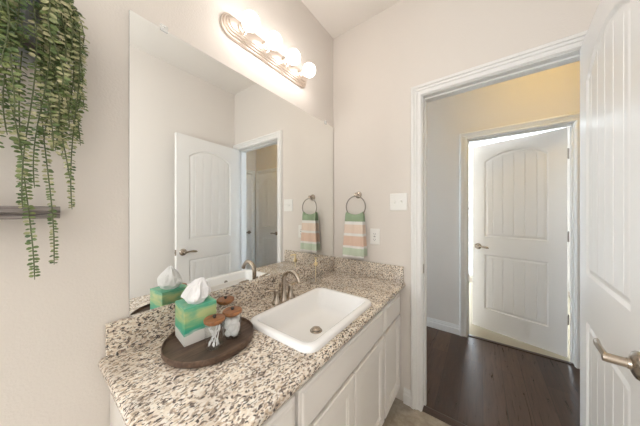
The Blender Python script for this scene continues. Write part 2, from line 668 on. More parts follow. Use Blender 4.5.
def jamb(a, bb, z, d0, d1, axis, stop):
    """door frame lining with a stop strip; depth d0..d1."""
    bm = bm_new()

    def bx(p, q, r, s, z0, z1):
        if axis == 'y':
            box(bm, p, q, r, s, z0, z1, 0.0015, 1)
        else:
            box(bm, r, s, p, q, z0, z1, 0.0015, 1)
    bx(a - JT, a, d0, d1, 0, z + JT)
    bx(bb, bb + JT, d0, d1, 0, z + JT)
    bx(a, bb, d0, d1, z, z + JT)
    s0, s1 = stop
    bx(a, a + 0.010, s0, s1, 0, z - 0.010)
    bx(bb - 0.010, bb, s0, s1, 0, z - 0.010)
    bx(a, bb, s0, s1, z - 0.010, z)
    trim_n[0] += 1
    return struct('trim_%d' % trim_n[0], bm, M['trim'])


casing(DXA, DH, DXB, lambda u, t, z: (min(u, XW), L - t, z))
casing(DXA, DH, DXB, lambda u, t, z: (u, L + WT + t, z))
jb = jamb(DXA, DXB, DH, L, L + WT, 'y', (L + 0.040, L + 0.075))
casing(HXA, DH, HXB, lambda u, t, z: (u, HY - t, z))
jh = jamb(HXA, HXB, DH, HY, HY + WT, 'y', (HY + 0.040, HY + 0.075))
casing(CXA, DH, CXB, lambda u, t, z: (u, HY - t, z))
casing(EYA, DH, EYB, lambda u, t, z: (HX - t, u, z))
jamb(EYA, EYB, DH, HX, HX + WT, 'x', (HX + 0.042, HX + 0.075))
# strike plates on the jambs
b = bm_new()
box(b, DXA - 0.0005, DXA + 0.0015, L + 0.006, L + 0.034, 0.89, 0.95)
obj('strike_plate', b, M['nickel'], jb)
b = bm_new()
box(b, HXA - 0.0005, HXA + 0.0015, HY + 0.08, HY + 0.108, 0.86, 0.92)
obj('strike_plate', b, M['dark_nickel'], jh)

# thresholds
b = bm_new()
lp = [(L - .004, 0.0005), (L - .004, 0.004), (L + .006, 0.010), (L + .034, 0.012), (L + .046, 0.0075), (L + .046, 0.0005)]
loft(b, [[(DXA, y, z) for y, z in lp], [(DXB, y, z) for y, z in lp]], True, True)
struct('trim_threshold', b, M['strip'])
b = bm_new()
lp = [(HY + .015, 0.0005), (HY + .015, 0.006), (HY + .025, 0.009), (HY + .050, 0.009), (HY + .058, 0.004), (HY + .058, 0.0005)]
loft(b, [[(HXA, y, z) for y, z in lp], [(HXB, y, z) for y, z in lp]], True, True)
struct('trim_threshold_bedroom', b, M['strip'])


# ---------------------------------------------------------------- moulded two-panel doors
def make_door(name, w, h, th, loc, rz, hinge_side, m, levers=(1, 1), hinges=True):
    """local x 0..w from the hinge, y -th..0 (faces at y=0 and y=-th), z 0.012..h."""
    st = 0.115
    p0, p1 = st, w - st
    zb, zt = 0.23, 0.83
    ub, us, ut = 1.025, 1.845, 1.935

    def arch(x):
        c, hw = (p0 + p1) / 2, (p1 - p0) / 2
        rise = ut - us
        R = (hw * hw + rise * rise) / (2 * rise)
        return us - (R - rise) + sqrt(max(R * R - (x - c) ** 2, 0))

    def sd(x, z):
        a = min(x - p0, p1 - x, z - zb, zt - z)
        q = min(x - p0, p1 - x, z - ub, (arch(x) - z) * 0.95)
        return (q, 'upper_panel') if q > a else (a, 'lower_panel')
    gsp = 0.085
    k = int((p1 - p0 - 0.08) / 2 / gsp)
    gro = [(p0 + p1) / 2 + i * gsp for i in range(-k, k + 1)]

    def depth(x, z):
        s, _ = sd(x, z)
        if s <= 0:
            return 0
        if s < 0.009:
            return 0.0085 * s / 0.009
        if s < 0.016:
            return 0.0085
        if s < 0.030:
            return 0.0085 - 0.0055 * (s - 0.016) / 0.014
        d = 0.003
        g = min(abs(x - q) for q in gro)
        if g < 0.004 and s > 0.033:
            d += 0.0035 * (1 - g / 0.004)
        return d
    prof = [-0.006, 0, 0.0045, 0.009, 0.0125, 0.016, 0.021, 0.0255, 0.030, 0.034]
    xs = {0.0, w}
    for d in prof:
        xs |= {p0 + d, p1 - d}
    for q in gro:
        xs |= {q - 0.004, q, q + 0.004}
    x = p0 + 0.05
    while x < p1 - 0.04:
        xs.add(round(x, 4))
        x += 0.016
    zs = {0.012, h}
    for d in prof:
        zs |= {zb + d, zt - d, ub + d}
    z = us - 0.044
    while z < ut + 0.008:
        zs.add(round(z, 4))
        z += 0.0035
    for z in (0.12, 0.35, 0.45, 0.55, 0.65, 0.91, 1.2, 1.35, 1.5, 1.65, 1.75, 2.0):
        zs.add(z)
    xs, zs = sorted(xs), sorted(zs)

    def dedupe(a):
        o = [a[0]]
        for v in a[1:]:
            if v - o[-1] > 0.0012:
                o.append(v)
        return o
    xs, zs = dedupe(xs), dedupe(zs)
    parts = {'frame': bm_new(), 'upper_panel': bm_new(), 'lower_panel': bm_new()}
    for side in (0, 1):
        cache = {}

        def vert(key, i, j):
            kk = (key, i, j)
            if kk not in cache:
                d = depth(xs[i], zs[j])
                cache[kk] = parts[key].verts.new((xs[i], -d if side == 0 else -th + d, zs[j]))
            return cache[kk]
        for i in range(len(xs) - 1):
            for j in range(len(zs) - 1):
                s, nm = sd((xs[i] + xs[i + 1]) / 2, (zs[j] + zs[j + 1]) / 2)
                key = nm if s > 0 else 'frame'
                vs = [vert(key, i, j), vert(key, i + 1, j), vert(key, i + 1, j + 1), vert(key, i, j + 1)]
                parts[key].faces.new(vs if side == 0 else vs[::-1])
    # edges of the leaf
    f = parts['frame']
    for (xa, za, xb, zb_) in ((0, .012, w, .012), (w, .012, w, h), (w, h, 0, h), (0, h, 0, .012)):
        vs = [f.verts.new(p) for p in ((xa, 0, za), (xb, 0, zb_), (xb, -th, zb_), (xa, -th, za))]
        f.faces.new(vs)

    def to_obj(nm, bm, parent):
        me = bpy.data.meshes.new(nm)
        bm.to_mesh(me)
        bm.free()
        me.materials.append(m)
        o = bpy.data.objects.new(nm, me)
        C.objects.link(o)
        o.parent = parent
        return o
    root = to_obj(name, f, None)
    smooth_by_angle(root, 20)
    root['kind'] = 'structure'
    root.location = loc
    root.rotation_euler = (0, 0, rz)
    for nm in ('upper_panel', 'lower_panel'):
        smooth_by_angle(to_obj(nm, parts[nm], root), 30)
    # lever handles
    lx, lz = w - 0.056, 0.912
    for side in (0, 1):
        if not levers[side]:
            continue
        sgn = 1 if side == 0 else -1
        y0 = 0.0 if side == 0 else -th
        hb = bm_new()
        lathe(hb, [(0.0335, 0.0), (0.0335, 0.004), (0.031, 0.008), (0.024, 0.012), (0.014, 0.015), (0.0125, 0.020)], 32, axis_matrix((lx, y0, lz), (0, sgn, 0)))
        rose = obj('door_handle', hb, M['nickel'], root)
        smooth_by_angle(rose, 50)
        lb = bm_new()
        yy = y0 + sgn * 0.05
        lathe(lb, [(0.0115, 0.016), (0.0115, 0.052), (0.010, 0.058), (0, 0.060)], 20, axis_matrix((lx, y0, lz), (0, sgn, 0)))
        pts = bez((lx + .006, yy, lz), (lx - .03, yy + sgn * .004, lz + .004), (lx - .06, yy + sgn * .008, lz + .010), (lx - .112, yy - sgn * .004, lz - .006), 14)
        tube(lb, pts, [0.0105, 0.0105, 0.010, 0.0095, 0.009, 0.009, 0.009, 0.0095, 0.010, 0.0105, 0.011, 0.0112, 0.011, 0.009, 0.004], 14, flat=(0.62, 1.0))
        smooth_by_angle(obj('lever', lb, M['nickel'], rose), 50)
    b = bm_new()
    box(b, w - 0.0005, w + 0.0012, -th + .005, -.005, lz - .028, lz + .028)
    box(b, w, w + 0.008, -th / 2 - .006, -th / 2 + .006, lz - .008, lz + .008, 0.002, 1)
    obj('latch', b, M['nickel'], root)
    if hinges:
        for z in (0.335, 1.075, 1.815):
            hb = bm_new()
            y = -th - 0.004 if hinge_side else 0.004
            lathe(hb, [(0, z - .048), (0.0055, z - .046), (0.0055, z + .046), (0, z + .048)], 12, Matrix.Translation((-0.004, y, 0)))
            box(hb, -0.0012, 0.0005, -th + .004, -.004, z - .044, z + .044)
            obj('hinge', hb, M['dark_nickel'], root)
    return root


# bathroom door, swung in beside the opposite wall (its hall face looks into the room)
ang = radians(270 - 5.1)
dr1 = make_door('door_1', 0.692, 2.040, 0.035, (1.3965, 1.519, 0), ang, False, M['door'])
# local +y must face -x (the room): rotate gives y axis = (-sin, cos)
# bedroom door, ajar away from the hall
dr2 = make_door('door_2', 0.722, 2.040, 0.035, (HXB - 0.019, HY + 0.112, 0), radians(162.8), True, M['door'])
# linen closet door at the far end of the hall
dr3 = make_door('door_3', CXB - CXA - 0.006, 2.040, 0.03, (CXB - 0.003, HY - 0.0105, 0), radians(180), True, M['door'], (1, 0), False)
# door in the hall's end wall
dr4 = make_door('door_4', EYB - EYA - 0.006, 2.040, 0.035, (HX + 0.004, EYA + 0.003, 0), radians(90), False, M['door'], (1, 0), False)

# unseen hall ceiling lamp, added to give the hall its warm light
t = thing('added_ceiling_light', 'added round flush ceiling lamp with a glowing dome in the hall', 'added ceiling light', (1.42, 2.15, H - 0.0005))
obj('base_ring', lathe(bm_new(), [(0.13, 0.0), (0.135, -0.012), (0.13, -0.025), (0.12, -0.025)], 40), M['nickel'], t, True)
obj('dome', lathe(bm_new(), [(0.119, -0.022), (0.112, -0.05), (0.085, -0.078), (0.045, -0.092), (0, -0.096)], 40), M['added_hall_lamp'], t, True)

# ---------------------------------------------------------------- vanity cabinet
XF = 0.536
t = thing('vanity_cabinet', 'white painted vanity cabinet under the speckled granite top', 'cabinet', (0, 0, 0))
YC0, YC1 = 0.165, L - 0.003
b = bm_new()
box(b, 0.004, XF, YC0, YC0 + 0.018, 0.10, CT - 0.0315)
box(b, 0.004, XF, YC1 - 0.018, YC1, 0.10, CT - 0.0315)
box(b, 0.004, 0.012, YC0 + .018, YC1 - .018, 0.10, CT - 0.0315)
box(b, 0.012, XF, YC0 + .018, YC1 - .018, 0.10, 0.118)
# face frame
SEC = [(0.178, 0.476), (0.492, 1.206), (1.223, 1.515)]
for y0, y1 in ((YC0 + .018, 0.21), (0.45, 0.51), (1.186, 1.246), (1.485, YC1 - .018)):
    box(b, XF - 0.04, XF - 0.020, y0, y1, 0.118, CT - 0.0315)
for z0, z1 in ((0.118, 0.14), (0.575, 0.62), (0.74, CT - 0.0315)):
    for y0, y1 in ((0.21, 0.45), (0.51, 1.186), (1.246, 1.485)):
        box(b, XF - 0.04, XF - 0.020, y0, y1, z0, z1)
obj('body', b, M['cabinet'], t)
obj('toe_kick', box(bm_new(), 0.01, XF - 0.075, YC0 + .01, YC1, 0.0005, 0.0995), M['cabinet'], t)


def drawer_front(y0, y1, z0, z1, name):
    bm = bm_new()
    lps = []
    for ins, x in ((0, XF - .0195), (0, XF + .010), (0.003, XF + .0135), (0.012, XF + .0145), (0.016, XF + .0185), (0.019, XF + .0195)):
        lps.append([(x, y0 + ins, z0 + ins), (x, y1 - ins, z0 + ins), (x, y1 - ins, z1 - ins), (x, y0 + ins, z1 - ins)])
    loft(bm, lps, True, True)
    return obj(name, bm, M['cabinet'], t)


def cab_door(y0, y1, z0, z1):
    bm = bm_new()
    fr = 0.052
    lps = []
    for ins, x in ((0, XF - .0195), (0, XF + .015), (0.004, XF + .0195), (fr, XF + .0195), (fr + .003, XF + .0165), (fr + .010, XF + .0160),
                   (fr + .013, XF + .0115), (fr + .020, XF + .0105)):
        lps.append([(x, y0 + ins, z0 + ins), (x, y1 - ins, z0 + ins), (x, y1 - ins, z1 - ins), (x, y0 + ins, z1 - ins)])
    loft(bm, lps, True, False)
    d = obj('cabinet_door', bm, M['cabinet'], t)
    pb = bm_new()
    i = fr + .020
    pts = [(XF + .0105, y0 + i, z0 + i), (XF + .0105, y1 - i, z0 + i), (XF + .0105, y1 - i, z1 - i), (XF + .0105, y0 + i, z1 - i)]
    loft(pb, [[(p[0] - .006, p[1], p[2]) for p in pts], pts], True, True)
    obj('door_panel', pb, M['cabinet'], d)


ZD0, ZD1, ZR0, ZR1 = 0.105, 0.588, 0.600, 0.744
drawer_front(*SEC[0], ZR0, ZR1, 'drawer_front')
drawer_front(*SEC[2], ZR0, ZR1, 'drawer_front')
drawer_front(*SEC[1], ZR0, ZR1, 'false_drawer_front')
cab_door(*SEC[0], ZD0, ZD1)
cab_door(SEC[1][0], 0.8450, ZD0, ZD1)
cab_door(0.8520, SEC[1][1], ZD0, ZD1)
cab_door(*SEC[2], ZD0, ZD1)

# ---------------------------------------------------------------- granite top
SX, SY, SHX, SHY = 0.366, 0.816, 0.180, 0.264     # sink centre and half sizes
t = thing('countertop', 'speckled cream and brown granite vanity top with matching splashes', 'countertop', (0, 0, CT))
b = bm_new()
X0, X1, Y0, Y1 = 0.002, 0.583, 0.136, L - 0.001
TH = 0.030
rings = []
for k in range(9):
    a = -pi / 2 + pi * k / 8
    o = 0.013 * (1 - cos(a))
    z = -TH / 2 + TH / 2 * sin(a)
    pl = [(X0, Y0 + o), (X1 - o, Y0 + o), (X1 - o, Y1), (X0, Y1)]
    rings.append([b.verts.new((x, y, z)) for x, y in pl])
for r0, r1 in zip(rings, rings[1:]):
    for i in range(4):
        b.faces.new((r0[i], r0[(i + 1) % 4], r1[(i + 1) % 4], r1[i]))
hole = rrect(SX, SY, SHX - 0.012, SHY - 0.012, 0.045)
for ring, z in ((rings[-1], 0.0), (rings[0], -TH)):
    hv = [b.verts.new((x, y, z)) for x, y in hole]
    es = []
    for lp_ in (ring, hv):
        for i in range(len(lp_)):
            e = b.edges.get((lp_[i], lp_[(i + 1) % len(lp_)])) or b.edges.new((lp_[i], lp_[(i + 1) % len(lp_)]))
            es.append(e)
    bmesh.ops.triangle_fill(b, edges=es, use_beauty=True, use_dissolve=False)
    if z == 0.0:
        top_h = hv
    else:
        for i in range(len(hv)):
            j = (i + 1) % len(hv)
            b.faces.new((top_h[i], top_h[j], hv[j], hv[i]))
smooth_by_angle(obj('slab', b, M['granite'], t), 40)
BS = 0.922 - CT
b = bm_new()
box(b, 0.002, 0.021, 0.153, L - 0.001, 0.0005, BS, 0.002, 2)
obj('backsplash', b, M['granite'], t)
b = bm_new()
box(b, 0.0215, 0.572, L - 0.020, L - 0.001, 0.0005, BS, 0.002, 2)
obj('side_splash', b, M['granite'], t)

# ---------------------------------------------------------------- sink
t = thing('sink', 'white rectangular drop-in basin set in the granite top', 'sink', (SX, SY, CT))
b = bm_new()
spec = [(0.000, 0.0006, 0.050), (0.000, 0.012, 0.050), (0.003, 0.0180, 0.049), (0.009, 0.0210, 0.046), (0.024, 0.0210, 0.038), (0.029, 0.0185, 0.036),
        (0.032, 0.005, 0.036), (0.037, -0.020, 0.042), (0.044, -0.050, 0.050), (0.052, -0.066, 0.056), (0.068, -0.076, 0.060), (0.095, -0.080, 0.055)]
lps = []
for ins, z, r in spec:
    lps.append([(x, y, z) for x, y in rrect(0, 0, SHX - ins, SHY - ins, r)])
nn = len(lps[0])
DRX, DRY = 0.0, 0.0
last = [(x, y) for x, y, _ in lps[-1]]
for f, z in ((0.55, -0.0825), (1.0, -0.085)):
    ring = []
    for x, y in last:
        a = math.atan2(y - DRY, x - DRX)
        cxp, cyp = DRX + 0.020 * cos(a), DRY + 0.020 * sin(a)
        ring.append((x + (cxp - x) * f, y + (cyp - y) * f, z))
    lps.append(ring)
loft(b, lps)
under = []
for ins, z, r in ((0.020, 0.0006, 0.04), (0.028, -0.02, 0.04), (0.036, -0.055, 0.05), (0.05, -0.078, 0.055), (0.085, -0.090, 0.055)):
    under.append([(x, y, z) for x, y in rrect(0, 0, SHX - ins, SHY - ins, r)])
loft(b, [lps[0]] + under, False, True)
smooth_by_angle(obj('basin', b, M['porcelain'], t), 60)
dr = obj('drain', lathe(bm_new(), [(0.0, -0.087), (0.029, -0.087), (0.029, -0.0830), (0.026, -0.0795), (0.023, -0.080)], 32, Matrix.Translation((DRX, DRY, 0)), False), M['nickel'], t, True)
dr['label'] = 'brushed nickel drain'
obj('stopper', lathe(bm_new(), [(0.0, -0.0815), (0.021, -0.0815), (0.022, -0.077), (0.019, -0.072), (0.010, -0.0700), (0, -0.069)], 32, Matrix.Translation((DRX, DRY, 0)), False), M['nickel'], dr, True)
ov = obj('overflow_ring', lathe(bm_new(), [(0.013, -0.001), (0.013, 0.002), (0.010, 0.003), (0.008, 0.0015), (0.0, 0.001)], 24, axis_matrix((SHX - 0.0395, 0.045, -0.030), (-1, 0, 0.25)), False), M['dark_nickel'], t, True)

# ---------------------------------------------------------------- faucet
FX, FY = 0.134, 0.830
t = thing('faucet', 'brushed nickel gooseneck faucet with two lever handles behind the sink', 'faucet', (FX, FY, CT + 0.0005))
b = bm_new()
lathe(b, [(0.027, 0), (0.027, 0.004), (0.022, 0.010), (0.0165, 0.022), (0.0135, 0.045), (0.012, 0.060)], 28)
pts = [Vector((0, 0, z)) for z in (0.05, 0.07, 0.09, 0.11)]
for k in range(1, 15):
    a = radians(180 - 158 * k / 14)
    pts.append(Vector((0.056 + 0.056 * cos(a), 0, 0.11 + 0.056 * sin(a))))
pts.append(pts[-1] + Vector((0.006, 0, -0.014)))
tube(b, pts, [0.0122] * 4 + [0.0118] * 10 + [0.0112, 0.011, 0.011, 0.0115, 0.0118], 18)
smooth_by_angle(obj('spout', b, M['nickel'], t), 50)
for s in (-1, 1):
    b = bm_new()
    lathe(b, [(0.026, 0), (0.026, 0.004), (0.021, 0.010), (0.0155, 0.024), (0.0125, 0.048), (0.0125, 0.060), (0.0135, 0.066), (0.010, 0.074), (0, 0.077)], 26, Matrix.Translation((0, s * 0.052, 0)))
    hd = obj('handle', b, M['nickel'], t)
    smooth_by_angle(hd, 50)
    b = bm_new()
    d = Vector((-0.25 if s < 0 else 0.10, s * 1.0, 0.10)).normalized()
    o = Vector((0, s * 0.052, 0.068))
    tube(b, [o + d * x + Vector((0, 0, z)) for x, z in ((0.0, 0), (0.02, 0.002), (0.04, 0.003), (0.055, 0.001), (0.066, -0.002))], [0.0085, 0.0075, 0.0068, 0.0066, 0.003], 12, flat=(1.2, 0.75))
    smooth_by_angle(obj('lever', b, M['nickel'], hd), 50)
b = bm_new()
lathe(b, [(0.003, 0.0), (0.003, 0.075), (0.006, 0.078), (0.006, 0.088), (0, 0.090)], 12, Matrix.Translation((-0.030, 0, 0)))
obj('lift_rod', b, M['nickel'], t, True)

# ---------------------------------------------------------------- soap dispenser
t = thing('soap_dispenser', 'small clear glass soap bottle with a gold pump in the counter corner', 'soap dispenser', (0.100, 1.158, CT + 0.0006))
b = bm_new()
lathe(b, [(0.0, 0.0), (0.035, 0.0), (0.039, 0.003), (0.040, 0.045), (0.036, 0.054), (0.014, 0.064), (0.0105, 0.072), (0.0105, 0.122), (0.009, 0.122), (0.009, 0.072), (0.012, 0.063), (0.034, 0.052), (0.0375, 0.044), (0.0365, 0.006), (0.0, 0.005)], 32, None, False)
obj('bottle', b, M['glass'], t, True)
b = bm_new()
lathe(b, [(0.0125, 0.1205), (0.0125, 0.138), (0.006, 0.141), (0.0042, 0.144), (0.0042, 0.164), (0.0085, 0.166), (0.0085, 0.175), (0, 0.177)], 20)
tube(b, [(0, 0, 0.170), (0.014, -0.016, 0.170), (0.023, -0.027, 0.166)], [0.0045, 0.004, 0.003], 10)
pm = obj('pump', b, M['gold'], t)
smooth_by_angle(pm, 40)
obj('dip_tube', lathe(bm_new(), [(0.0022, 0.008), (0.0022, 0.1202)], 8), M['gold'], pm, True)

# ---------------------------------------------------------------- tray and what stands on it
TX, TY, TR = 0.194, 0.405, 0.150
tr = obj('serving_tray', lathe(bm_new(), [(0, 0.0), (TR - .010, 0.0), (TR - .003, 0.003), (TR, 0.010), (TR, 0.022), (TR - .001, 0.025), (TR - .0035, 0.025), (TR - .0045, 0.022), (TR - .005, 0.014), (TR - .0075, 0.0125), (0, 0.0125)], 72, None, False),
         M['tray'], None, False, (TX, TY, CT + 0.0006))
smooth_by_angle(tr, 40)
tag(tr, 'round dark brown wooden tray with a low rim on the granite counter', 'tray')
TZ = CT + 0.0006 + 0.0128

# tissue box
BW, BH = 0.108, 0.130
rz = radians(-6)
t = thing('tissue_box', 'green and yellow watercolour cube tissue box on the round tray', 'tissue box', (0.1305, 0.3795, TZ), rz)
b = bm_new()
box(b, -BW / 2, BW / 2, -BW / 2, BW / 2, 0, BH, 0.0015, 2)
# cut an oval slot in the lid: inset a dark-free opening by deleting the top face and refilling round an ellipse
top = [f for f in b.faces if f.normal.z > 0.9 and f.calc_area() > 0.005]
if top:
    ring = [v for v in top[0].verts]
    bmesh.ops.delete(b, geom=top, context='FACES_ONLY')
    ell = [b.verts.new((0.034 * cos(2 * pi * i / 28), 0.022 * sin(2 * pi * i / 28), BH)) for i in range(28)]
    es = []
    for lp_ in (ring, ell):
        for i in range(len(lp_)):
            q = (lp_[i], lp_[(i + 1) % len(lp_)])
            es.append(b.edges.get(q) or b.edges.new(q))
    bmesh.ops.triangle_fill(b, edges=es, use_beauty=True, use_dissolve=False)
obj('carton', b, M['box'], t)
# tissue: a gathered sheet pulled up out of the slot
b = bm_new()
NU, NV = 64, 26
grid = []
for j in range(NV + 1):
    v = j / NV
    row = []
    for i in range(NU):
        a = 2 * pi * i / NU
        # radius: narrow in the slot, flaring over the lid, gathering to a peak
        if v < 0.2:
            r = 0.017 + 0.027 * (v / 0.2) ** 0.7
            z = -0.012 + 0.026 * v / 0.2
        else:
            q = (v - 0.2) / 0.8
            r = 0.044 * (1 - q) ** 0.9 + 0.005 + 0.010 * sin(pi * q)
            z = 0.014 + 0.072 * q
        k = min(v * 2.5, 1.0)
        pleat = lambda f, p: 1 - 2 * abs(sin(f * a / 2 + p))
        fold = 1 + k * (0.16 * pleat(3, 0.4 + 1.1 * v) + 0.15 * pleat(7, 1.3 - 0.9 * v) + 0.05 * pleat(15, 3 * v))
        d = Vector((cos(a), sin(a), v * 2.0))
        fold *= 1 + 0.18 * k * noise.noise(d * 1.7 + Vector((5, 0, 0)))
        z += k * 0.008 * noise.noise(d * 2.3)
        if v > 0.2:
            z *= 1 + 0.16 * sin(2 * a + 0.5) * (1 - (v - .2) / .8)
        ex = 1.12 if v > 0.1 else 1.3
        row.append(b.verts.new((r * fold * cos(a) * ex + 0.024 * v * v, max(min(r * fold * 0.95 * sin(a), 0.05), -0.05) + 0.012 * v * v, BH + max(z, 0.003 if v > 0.16 else -1))))
    grid.append(row)
for j in range(NV):
    for i in range(NU):
        b.faces.new((grid[j][i], grid[j][(i + 1) % NU], grid[j + 1][(i + 1) % NU], grid[j + 1][i]))
b.faces.new(grid[-1])
ti = smooth_by_angle(obj('tissue', b, M['paper'], t), 38)
md = ti.modifiers.new('thickness', 'SOLIDIFY')
md.thickness = 0.0008
ti['label'] = 'crumpled white tissue sheet'


# jars
def make_jar(x, y, label, z=TZ, JH=0.086):
    t = thing('jar', label, 'jar', (x, y, z), 0)
    b = bm_new()
    R = 0.0310
    lathe(b, [(0, 0), (R - .003, 0), (R, 0.003), (R, JH - .002), (R - .001, JH), (R - .0022, JH - .002), (R - .0022, 0.006), (R - .004, 0.004), (0, 0.004)], 40, None, False)
    obj('glass_body', b, M['glass'], t, True)
    b = bm_new()
    lathe(b, [(0, JH - 0.006), (R - .0045, JH - 0.006), (R - .0045, JH + .0006), (R + .0022, JH + .0006), (R + .0030, JH + .002), (R + .0030, JH + .0085), (R + .0015, JH + .0104), (0, JH + .0112)], 40, None, False)
    ld = obj('lid', b, M['lid'], t)
    smooth_by_angle(ld, 40)
    b = bm_new()
    lathe(b, [(0.004, JH + .0110), (0.004, JH + .013), (0.0062, JH + .016), (0.0055, JH + .0195), (0, JH + .021)], 16)
    obj('knob', b, M['slot'], ld, True)
    return t


J1, J2, J3 = (0.2520, 0.387), (0.2445, 0.4590), (0.146, 0.489)
make_jar(*J1, 'glass jar with wooden lid holding white cotton swabs')
make_jar(*J2, 'glass jar with wooden lid holding fluffy white cotton balls')
make_jar(*J3, 'wooden-lidded glass jar half hidden behind the tissue box', TZ, 0.095)

# cotton swabs
def make_swab_mesh():
    b = bm_new()
    lathe(b, [(0, 0), (0.0018, 0.001), (0.0031, 0.005), (0.0027, 0.011), (0.0013, 0.014), (0.0013, 0.054), (0.0027, 0.057), (0.0031, 0.063), (0.0018, 0.067), (0, 0.068)], 10, None, False)
    return b


sw = None
rnd = random.Random(3)
for k in range(11):
    a = 2 * pi * k / 11 + rnd.uniform(-.1, .1)
    rb, rt = rnd.uniform(0.010, 0.022), rnd.uniform(0.015, 0.0225)
    at = a + pi * rnd.choice((0.55, 0.75, 0.9, -0.6, 0.2))
    p0 = Vector((J1[0] + rb * cos(a), J1[1] + rb * sin(a), TZ + 0.0055))
    p1 = Vector((J1[0] + rt * cos(at), J1[1] + rt * sin(at), TZ + 0.065))
    if sw is None:
        o = sw = obj('cotton_swab', make_swab_mesh(), M['cotton'], None, True)
    else:
        o = sw.copy()
        C.objects.link(o)
    o.rotation_mode = 'QUATERNION'
    o.rotation_quaternion = (p1 - p0).to_track_quat('Z', 'Y')
    o.location = p0
    tag(o, 'white cotton swab leaning in the wooden-lidded glass jar', 'cotton swab', 'cotton swabs in the jar')

# cotton balls
def make_cotton():
    b = bm_new()
    bmesh.ops.create_icosphere(b, subdivisions=3, radius=0.0138)
    for v in b.verts:
        v.co *= 1.0 + 0.12 * noise.noise(v.co * 140)
    return b


cb = None
for lay in range(3):
    for k in range(4):
        a = 2 * pi * k / 4 + lay * pi / 4
        if cb is None:
            o = cb = obj('cotton_ball', make_cotton(), M['cotton'], None, True)
        else:
            o = cb.copy()
            C.objects.link(o)
        o.location = (J2[0] + 0.0146 * cos(a), J2[1] + 0.0146 * sin(a), TZ + 0.0172 + lay * 0.0205)
        o.rotation_euler = (k, lay * 2.0, k + lay)
        tag(o, 'fluffy white cotton ball packed in the lidded glass jar', 'cotton ball', 'cotton balls in the jar')

# ---------------------------------------------------------------- mirror
MY0, MY1, MZ0, MZ1 = 0.214, 1.517, BS + CT + 0.001, 1.996
t = thing('wall_mirror', 'large frameless rectangular mirror on the wall above the granite backsplash', 'mirror', (0.0005, 0, 0))
b = bm_new()
box(b, 0, 0.0058, MY0, MY1, MZ0, MZ1)
gl = obj('mirror_glass', b, [M['mirror'], M['rubber']], t)
for p in gl.data.polygons:
    p.material_index = 0 if p.normal.x > 0.9 else 1
b = bm_new()
box(b, 0.0005, 0.010, 0.305, 0.330, MZ1 - 0.008, MZ1 + 0.016, 0.002, 2)
lathe(b, [(0.004, 0), (0.0035, 0.0015), (0, 0.002)], 12, axis_matrix((0.010, 0.3175, MZ1 + 0.009), (1, 0, 0)))
obj('mirror_clip', b, M['clear'], t)
b = bm_new()
box(b, 0.0005, 0.010, 1.395, 1.420, MZ1 - 0.008, MZ1 + 0.016, 0.002, 2)
obj('mirror_clip', b, M['clear'], t)

# ---------------------------------------------------------------- vanity light bar
LY, LZ, LL = 0.857, 2.201, 0.312
t = thing('vanity_light', 'polished nickel bar light with four glowing globes above the mirror', 'wall light', (0.0005, LY, LZ))


def stadium(hl, r, n=16):
    out = []
    for i in range(n + 1):
        a = radians(-90 + 180 * i / n)
        out.append((hl - r + r * cos(a), r * sin(a)))
    for i in range(n + 1):
        a = radians(90 + 180 * i / n)
        out.append((-hl + r + r * cos(a), r * sin(a)))
    return out


b = bm_new()
lps = []
for ins, x in ((0, 0), (0, 0.010), (0.003, 0.013), (0.009, 0.013), (0.010, 0.019), (0.013, 0.022), (0.018, 0.022), (0.019, 0.028), (0.022, 0.031), (0.027, 0.031), (0.028, 0.036), (0.031, 0.038)):
    lps.append([(x, y, z) for y, z in stadium(LL - ins, 0.057 - ins)])
loft(b, lps, True, True)
smooth_by_angle(obj('backplate', b, M['nickel_light'], t), 25)
for k in range(4):
    y = (-0.219, -0.074, 0.074, 0.219)[k]
    b = bm_new()
    lathe(b, [(0.024, 0.0382), (0.024, 0.048), (0.019, 0.052), (0.0185, 0.066), (0.015, 0.068)], 24, axis_matrix((0, y, -0.002), (1, 0, 0)))
    sk = obj('socket', b, M['nickel_light'], t)
    smooth_by_angle(sk, 40)
    b = bm_new()
    prof = [(0.014, 0.066)]
    R = 0.0405
    for i in range(1, 21):
        a = radians(-68 + 158 * i / 20)
        prof.append((R * cos(a) if i < 20 else 0, 0.110 + R * sin(a)))
    lathe(b, prof, 32, axis_matrix((0, y, -0.002), (1, 0, 0)), False)
    g = obj('globe_bulb', b, M['bulb'], sk, True)
    g['label'] = 'glowing round globe bulb'

# ---------------------------------------------------------------- towel ring and towel
RX, RZ, RR = 0.232, 1.345, 0.080
RY = L - 0.048
t = thing('towel_ring', 'brushed nickel towel ring on a round rose beside the mirror', 'towel ring', (RX, L - 0.0005, RZ + RR))
b = bm_new()
lathe(b, [(0.027, 0), (0.027, 0.003), (0.024, 0.007), (0.020, 0.008), (0.019, 0.012), (0.011, 0.016), (0.009, 0.036), (0.013, 0.041), (0.014, 0.050), (0.011, 0.055), (0, 0.057)], 32, axis_matrix((0, 0, 0), (0, -1, 0)))
smooth_by_angle(obj('rose', b, M['nickel'], t), 40)
b = bm_new()
tube(b, [(RR * sin(2 * pi * k / 48), RY - L, -RR + RR * cos(2 * pi * k / 48) - 0.012) for k in range(48)], 0.0046, 10, True)
obj('ring', b, M['dark_nickel'], t, True)

